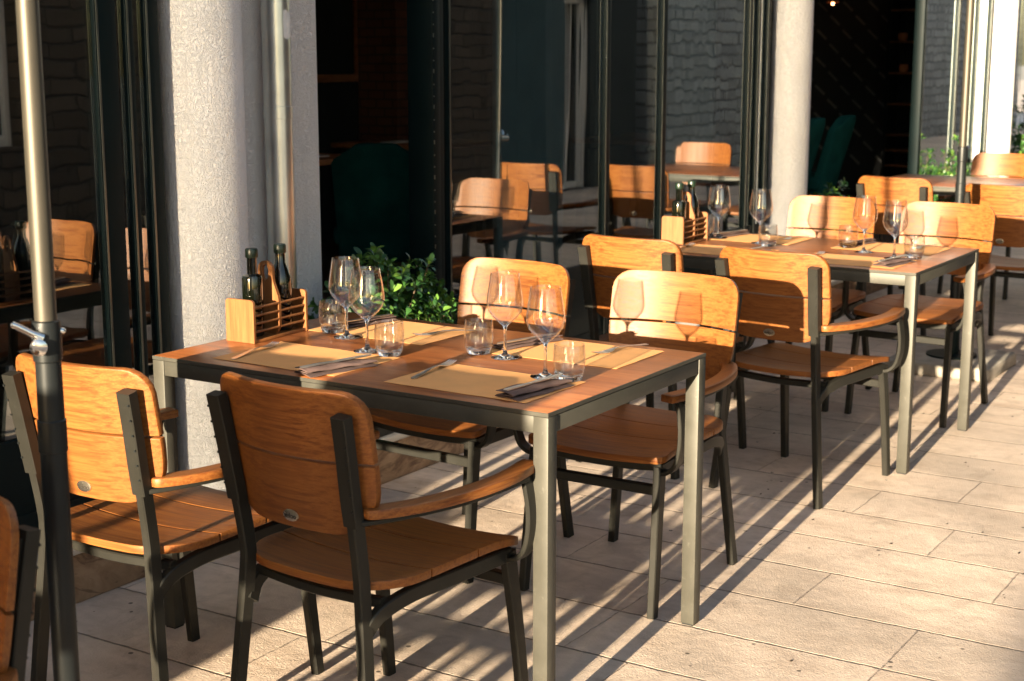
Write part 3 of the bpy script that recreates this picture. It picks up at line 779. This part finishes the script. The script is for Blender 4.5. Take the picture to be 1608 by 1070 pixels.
# ------------------------------------------------------------------ bottle caddies
def make_caddy(loc, rz, label):
    t = thing('bottle_caddy', label, 'bottle caddy', loc, rz, 'wooden bottle caddies')
    L, Wd = .235, .098
    m = MB(); m.box(.009, L - .009, -Wd / 2 + .002, Wd / 2 - .002, 0, .009, .001); m.build('base', MAT['bamboo'], t, 30)
    for x0 in (0, L - .009):
        n = 8; rr = .012; rows = []
        for i in range(n + 1):
            z = .118 * i / n if i < n - 4 else .106 + .012 * math.sin(PI / 2 * (i - (n - 5)) / 5)
            w = Wd / 2
            if z > .106: w -= rr - math.sqrt(max(0, rr ** 2 - (z - .106) ** 2))
            rows.append([(x0, -w, z), (x0, 0, z), (x0, w, z)])
        p = MB(); p.sheet(rows, (1, 0, 0), .009); p.soften(.0012, 60, 1); p.build('end_panel', MAT['bamboo'], t, 35)
    # divider with handle hole
    d = MB(); hc = .178; K = 64
    def outline(z):
        if z < .10: return Wd / 2 - .004
        if z < .165: 
            u = (z - .10) / .065; return (Wd / 2 - .004) * (1 - u * u * (3 - 2 * u)) + .0255 * u * u * (3 - 2 * u)
        return math.sqrt(max(0, .0255 ** 2 - max(0, z - .1845) ** 2))
    def ray(a):
        lo, hi = 0.0, .25
        dy, dz = math.cos(a), math.sin(a)
        for _ in range(40):
            mid = (lo + hi) / 2; z = hc + dz * mid; y = abs(dy * mid)
            ins = .009 <= z <= .21 and y <= outline(z)
            lo, hi = (mid, hi) if ins else (lo, mid)
        return dy * lo, hc + dz * lo
    F = []
    for x in (L / 2 - .005, L / 2 + .005):
        oo = [d.bm.verts.new((x, *ray(2 * PI * i / K))) for i in range(K)]
        ii = [d.bm.verts.new((x, .0115 * math.cos(2 * PI * i / K), hc + .022 * math.sin(2 * PI * i / K))) for i in range(K)]
        F.append((oo, ii))
    for i in range(K):
        j = (i + 1) % K
        for oo, ii in F: d.bm.faces.new((oo[i], oo[j], ii[j], ii[i]))
        d.bm.faces.new((F[0][0][i], F[0][0][j], F[1][0][j], F[1][0][i])); d.bm.faces.new((F[0][1][i], F[0][1][j], F[1][1][j], F[1][1][i]))
    d.build('handle_board', MAT['bamboo'], t, 35)
    for sg in (-1, 1):
        for z in (.030, .052, .074, .096):
            for xa, xb in ((.0092, L / 2 - .0052), (L / 2 + .0052, L - .0092)):
                r = MB(); r.tube([(xa, sg * (Wd / 2 - .007), z), (xb, sg * (Wd / 2 - .007), z)], .0036, 8); r.build('slat', MAT['bamboo'], t, 40)
    return t
cad = make_caddy((.255, 1.128, ZT), R(2), 'wooden caddy with two dark bottles at the window end of the front table')
cad2 = copy_tree(cad, (2.755, 1.075, ZT), R(0), 'wooden caddy with two dark bottles at the window end of the second table')
def bottle(loc, kind, label):
    t = thing('bottle', label, 'bottle', loc, 0, 'dark oil and vinegar bottles')
    if kind == 0: pr = [(0, 0), (.0255, 0), (.0285, .004), (.0285, .158), (.026, .166), (.0135, .171), (.0135, .215), (0, .215)]
    else: pr = [(0, 0), (.027, 0), (.0305, .004), (.031, .125), (.029, .148), (.022, .172), (.0145, .190), (.0135, .215), (0, .215)]
    m = MB(); m.lathe(pr, 32); m.build('body', MAT['bottle'], t, 45)
    m = MB(); m.lathe([(0, .2152), (.0165, .2152), (.0175, .218), (.0175, .236), (.0155, .240), (0, .240)], 24); m.build('cap', MAT['cap'], t, 45)
    return t
for (cx, cy, nm) in ((.255, 1.128, 'front'), (2.755, 1.073, 'second')):
    bottle((cx + .060, cy + .004, ZT + .0095), 0, f'square shouldered dark bottle in the caddy on the {nm} table')
    bottle((cx + .176, cy + .004, ZT + .0095), 1, f'round shouldered dark bottle in the caddy on the {nm} table')

# ------------------------------------------------------------------ umbrellas (poles)
def make_umbrella(loc, rz, label):
    t = thing('umbrella', label, 'umbrella', loc, rz, 'terrace umbrellas')
    m = MB(); m.box(-.25, .25, -.25, .25, 0, .065, .012)
    for v in m.bm.verts: v.co += Vector((random.uniform(-1, 1), random.uniform(-1, 1), random.uniform(-.3, .3))) * .003
    m.build('base_slab', MAT['concrete'], t, 40)
    m = MB(); m.lathe([(0, .065), (.12, .066), (.12, .074), (.035, .078), (.035, .25), (.0, .25)], 32); m.build('socket', MAT['dark_metal'], t)
    m = MB(); m.lathe([(0, .07), (.0225, .07), (.0225, .845), (.0245, .846), (.0245, .900), (.0225, .902), (.0215, 1.03), (.0, 1.03)], 32); m.build('lower_pole', MAT['black'], t)
    m = MB(); m.lathe([(0, .95), (.0185, .95), (.0185, 2.62), (.008, 2.64), (0, 2.64)], 32); m.build('upper_pole', MAT['pole'], t)
    c = MB(); c.lathe([(.0188, 1.0), (.0245, 1.005), (.0250, 1.06), (.0235, 1.072), (.0188, 1.074)], 28)
    cl = c.build('clamp', MAT['black'], t)
    F = Vector((-.646, -.763, 0)); Lf = Vector((-.763, .646, 0)); U = Vector((0, 0, 1))   # out of the clamp, along the lever
    q = lambda a, b, z: F * a + Lf * b + U * (1.04 + z)
    h = MB(); h.tube([q(.012, .010, -.006), q(.030, .013, -.006), q(.040, .014, -.006), q(.043, .014, -.006)], .012, 16, [.014, .0145, .0145, .010]); h.build('knob', MAT['chrome'], cl)
    h = MB(); h.tube([q(.026, .006, .008), q(.028, .022, .016), q(.030, .045, .030), q(.030, .054, .034)], .006, 10, [.0075, .006, .0055, .006])
    h.tube([q(.014, .010, .004), q(.016, .024, .010), q(.018, .046, .024), q(.030, .054, .034)], .003, 8)
    h.build('lever', MAT['chrome'], cl)
    h = MB(); h.tube([q(.004, -.018, .016), q(.004, -.028, .014), q(.004, -.031, .013)], .005, 10, [.006, .006, .003]); h.build('bolt', MAT['chrome'], cl)
    # furled canopy high above
    f = MB(); K = 40
    rings = []
    for z, r in ((1.98, .04), (2.05, .075), (2.25, .085), (2.45, .06), (2.60, .025)):
        rings.append([f.bm.verts.new((r * (1 + .25 * math.cos(8 * a)) * math.cos(a), r * (1 + .25 * math.cos(8 * a)) * math.sin(a), z)) for a in [2 * PI * i / K for i in range(K)]])
    for a, b in zip(rings, rings[1:]):
        for i in range(K): f.bm.faces.new((a[i], a[(i + 1) % K], b[(i + 1) % K], b[i]))
    f.bm.faces.new(rings[0][::-1]); f.bm.faces.new(rings[-1])
    f.build('furled_canopy', MAT['ceramic'], t, 50)
    return t
um = make_umbrella((-1.05, .36, 0), R(-150), 'near umbrella with bronze pole and black lower tube at the left edge of the picture')
um.rotation_euler = (0, 0, R(0))
copy_tree(um, (4.50, .42, 0), R(180), 'thin far umbrella pole on a stone slab behind the second table')

# ------------------------------------------------------------------ shrubs in planters
def shrub(loc, rx, ry, h, nclump, sd, label, px=.5, py=.14, ph=.26):
    rng = random.Random(sd)
    t = thing('potted_shrub', label, 'shrub', loc, 0, 'shrubs in planters')
    p = MB(); p.box(-px / 2, px / 2, -py / 2, py / 2, 0, ph, .006); p.build('planter', MAT['pot'], t)
    lf = MB(); tw = MB()
    def leaf(c, d, up, L, W):
        d = d.normalized(); s = d.cross(up).normalized(); n = s.cross(d)
        prof = ((0, .12), (.3, .6), (.62, 1.0), (.85, .8), (1.0, .12))
        a = []; 
        for u, w in prof:
            cc = c + d * L * u + n * (L * .12 * math.sin(u * PI) - L * .10 * u * u)
            a.append((cc - s * W * w * .5 + n * W * .10 * w, cc, cc + s * W * w * .5 + n * W * .10 * w))
        vs = [[lf.bm.verts.new(q) for q in r] for r in a]
        for r0, r1 in zip(vs, vs[1:]):
            lf.bm.faces.new((r0[0], r0[1], r1[1], r1[0])); lf.bm.faces.new((r0[1], r0[2], r1[2], r1[1]))
    root = Vector((0, 0, ph - .03))
    for k in range(nclump):
        while True:
            u = Vector((rng.uniform(-1, 1), rng.uniform(-1, 1), rng.uniform(-.25, 1)))
            if .35 < u.length < 1: break
        lump = 1 + .22 * math.sin(u.x * 7 + sd) * math.cos(u.y * 6) + .12 * math.sin(u.z * 9)
        c = Vector((u.x * rx * lump, u.y * ry * lump, ph + .02 + (u.z + .2) / 1.2 * h * lump))
        ax = (Vector((u.x * .8, u.y * .8, .55 + .6 * max(0, u.z))) + Vector((rng.gauss(0, .25), rng.gauss(0, .25), rng.gauss(0, .2)))).normalized()
        base = root + Vector((u.x * px * .3, u.y * py * .3, 0))
        if k % 3 == 0: tw.tube([base, base.lerp(c, .55) + Vector((0, 0, .02)), c], .003, 5, [.0045, .003, .0018])
        nl = rng.randint(6, 9)
        sc = rng.uniform(.75, 1.2)
        for i in range(nl):
            a = i * 2.4 + rng.uniform(0, .6); tilt = .35 + .75 * (i / nl)
            ref = ax.orthogonal().normalized(); sd2 = (ref * math.cos(a) + ax.cross(ref) * math.sin(a))
            d = ax * (1.05 - tilt) + sd2 * tilt
            leaf(c + ax * (.004 - .022 * i / nl), d + Vector((rng.gauss(0, .12),) * 3), ax, rng.uniform(.032, .048) * sc, rng.uniform(.016, .022) * sc)
    lf.build('foliage', MAT['leaf'], t, 60, recalc=False)
    tw.build('stem', MAT['twig'], t, 50)
    return t
shrub((1.54, 1.612, ZL + .001), .38, .15, .32, 560, 3, 'dense leafy green shrub in a dark planter beside the open doorway', .56, .15, .25)
shrub((5.98, 1.62, ZL + .001), .30, .13, .26, 150, 5, 'low leafy shrub in a dark planter right of the second white column', .6, .15, .26)
shrub((8.45, 1.60, ZL + .001), .34, .14, .36, 120, 8, 'leafy shrub in a dark planter behind the far umbrella pole', .7, .15, .26)
shrub((10.6, 1.60, ZL + .001), .35, .14, .75, 200, 11, 'tall leafy shrub right of the third white column at the picture edge', .6, .15, .26)

# ------------------------------------------------------------------ across the street (seen in the window glass), then unseen shade casters
def stone_house(x0, x1, y, h, mat, label, wins, depth=2.2):
    t = thing('stone_house', label, 'house', (x0, y, 0))
    w = MB(); cur = 0.0; Wd = x1 - x0
    for a, b, z0, z1 in wins:                       # piers, sills and lintels around real openings
        w.box(cur, a, -.45, 0, 0, h); w.box(a, b, -.45, 0, 0, z0); w.box(a, b, -.45, 0, z1, h); cur = b
    w.box(cur, Wd, -.45, 0, 0, h)
    w.box(0, Wd, -depth, -.45, 0, h)
    w.build('wall', mat, t, 0)
    for a, b, z0, z1 in wins:
        f = MB(); fw = .07
        f.box(a, a + fw, -.2, -.12, z0, z1); f.box(b - fw, b, -.2, -.12, z0, z1); f.box(a + fw, b - fw, -.2, -.12, z0, z0 + fw); f.box(a + fw, b - fw, -.2, -.12, z1 - fw, z1)
        f.box((a + b) / 2 - .03, (a + b) / 2 + .03, -.2, -.12, z0 + fw, z1 - fw)
        fo = f.build('window', MAT['white'], t, 0)
        g = MB(); g.box(a + fw, b - fw, -.18, -.17, z0 + fw, z1 - fw); g.build('pane', MAT['bottle'], fo, 0)
    r = MB(); r.box(-.2, Wd + .2, -depth, .35, h, h + .18, .02); r.build('roof', MAT['flower'], t, 0)
    return t
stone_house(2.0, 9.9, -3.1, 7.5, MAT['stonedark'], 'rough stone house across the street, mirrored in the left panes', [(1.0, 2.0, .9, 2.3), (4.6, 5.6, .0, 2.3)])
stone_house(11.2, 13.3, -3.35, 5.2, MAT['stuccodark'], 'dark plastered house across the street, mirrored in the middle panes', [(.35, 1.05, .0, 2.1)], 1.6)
stone_house(13.6, 30.0, -3.2, 7.0, MAT['stonewall'], 'second stone house across the street, mirrored in the right panes', [(3.2, 4.3, .8, 2.2), (7.5, 8.6, .0, 2.3)])
stone_house(-22, -13.5, -3.07, 9, MAT['stucco'], 'unseen house added behind the camera to cast the soft shadow on the pavement', [(2.0, 3.1, .8, 2.2)], 6.0)  # added out of view to throw the shadow in the near pavement corner
lpb = thing('low_shade_box', 'unseen low box added behind the camera to shade the paving at left', 'planter', (-3.5, 1.02, 0))  # added out of view to keep sun off the left floor and chair legs
m = MB(); m.box(-.2, .2, -.40, .36, 0, .60, .006); m.build('box', MAT['pot'], lpb)
m = MB(); m.box(-.17, .17, -.37, .33, .601, .74, .04); m.build('hedge', MAT['leaf'], lpb)
cb = thing('sun_blocking_stand', 'unseen slatted stand added behind the camera to shade the nearest armchair and table', 'cabinet', (-3.7, -.02, 0))  # added out of view to block sun from the front chair's back
m = MB(); m.box(-.23, .23, -.27, .26, .93, 1.30, .006); m.build('body', MAT['inwood'], cb)
m = MB(); m.box(-.26, .26, -.27, .28, 1.3005, 1.325, .004); m.build('top', MAT['tabletop'], cb)
m = MB(); m.box(-.22, .22, -.26, .25, .30, .325, .004); m.build('shelf', MAT['inwood'], cb)
for y0, y1 in ((-.26, -.006), (.004, .25)):
    m = MB(); m.box(-.252, -.2305, y0, y1, .95, 1.28, .003); do = m.build('door', MAT['woodarm'], cb)
    m = MB(); m.tube([(-.27, (y0 + y1) / 2 - .04, 1.2), (-.27, (y0 + y1) / 2 + .04, 1.2)], .006); m.build('handle', MAT['chrome'], do)
for sx in (-1, 1):
    for sy in (-1, 1):
        m = MB(); m.box(sx * .2 - .018, sx * .2 + .018, sy * .235 - .018, sy * .235 + .018, 0, .929); m.build('leg', MAT['black'], cb, 0)
for yy in (-.16, -.085, -.01, .065, .14):  # slats added to break the sun into streaks on the floor
    m = MB(); m.box(.19, .212, yy - .014, yy + .014, .3255, .929); m.build('slat', MAT['inwood'], cb, 0)

# ------------------------------------------------------------------ light, sky, camera
EL, AZ = R(8.8), R(5.7)
d = Vector((math.cos(EL) * math.cos(AZ), math.cos(EL) * math.sin(AZ), -math.sin(EL)))
sun = bpy.data.lights.new('sun', 'SUN'); sun.energy = 5.0; sun.angle = R(.5); sun.color = (1.0, .83, .58)
so = bpy.data.objects.new('sun', sun); COL.objects.link(so)
so.rotation_euler = d.to_track_quat('-Z', 'Y').to_euler()
w = bpy.data.worlds.new('World'); scene.world = w; w.use_nodes = True
nt = w.node_tree; nt.nodes.clear()
sky = N(nt, 'ShaderNodeTexSky', sky_type='NISHITA'); sky.sun_disc = False; sky.dust_density = 2.0; sky.ozone_density = .8
sky.sun_elevation = EL
sky.sun_rotation = math.atan2(-d.x, -d.y)
bg = N(nt, 'ShaderNodeBackground', {'Color': sky.outputs[0], 'Strength': .075})
N(nt, 'ShaderNodeOutputWorld', {'Surface': bg.outputs[0]})
cam = bpy.data.cameras.new('camera'); co = bpy.data.objects.new('camera', cam); COL.objects.link(co)
cam.sensor_width = 36; cam.lens = 2383.8 / 1608 * 36
co.location = (-2.760, -1.660, 1.521)
co.rotation_euler = (R(90 - 10.813), 0, R(32.431 - 90))
cam.clip_start = .05; cam.clip_end = 400
cam.dof.use_dof = True; cam.dof.focus_distance = 3.75; cam.dof.aperture_fstop = 6.3
scene.camera = co
scene.view_settings.view_transform = 'Standard'; scene.view_settings.look = 'None'
scene.view_settings.exposure = 2.45; scene.view_settings.gamma = 1.0
scene.render.engine = 'CYCLES'
cy = scene.cycles
cy.max_bounces = 14; cy.diffuse_bounces = 4; cy.glossy_bounces = 6; cy.transmission_bounces = 12; cy.transparent_max_bounces = 24
cy.caustics_reflective = False; cy.caustics_refractive = False
cy.sample_clamp_indirect = 6.0; cy.use_denoising = True
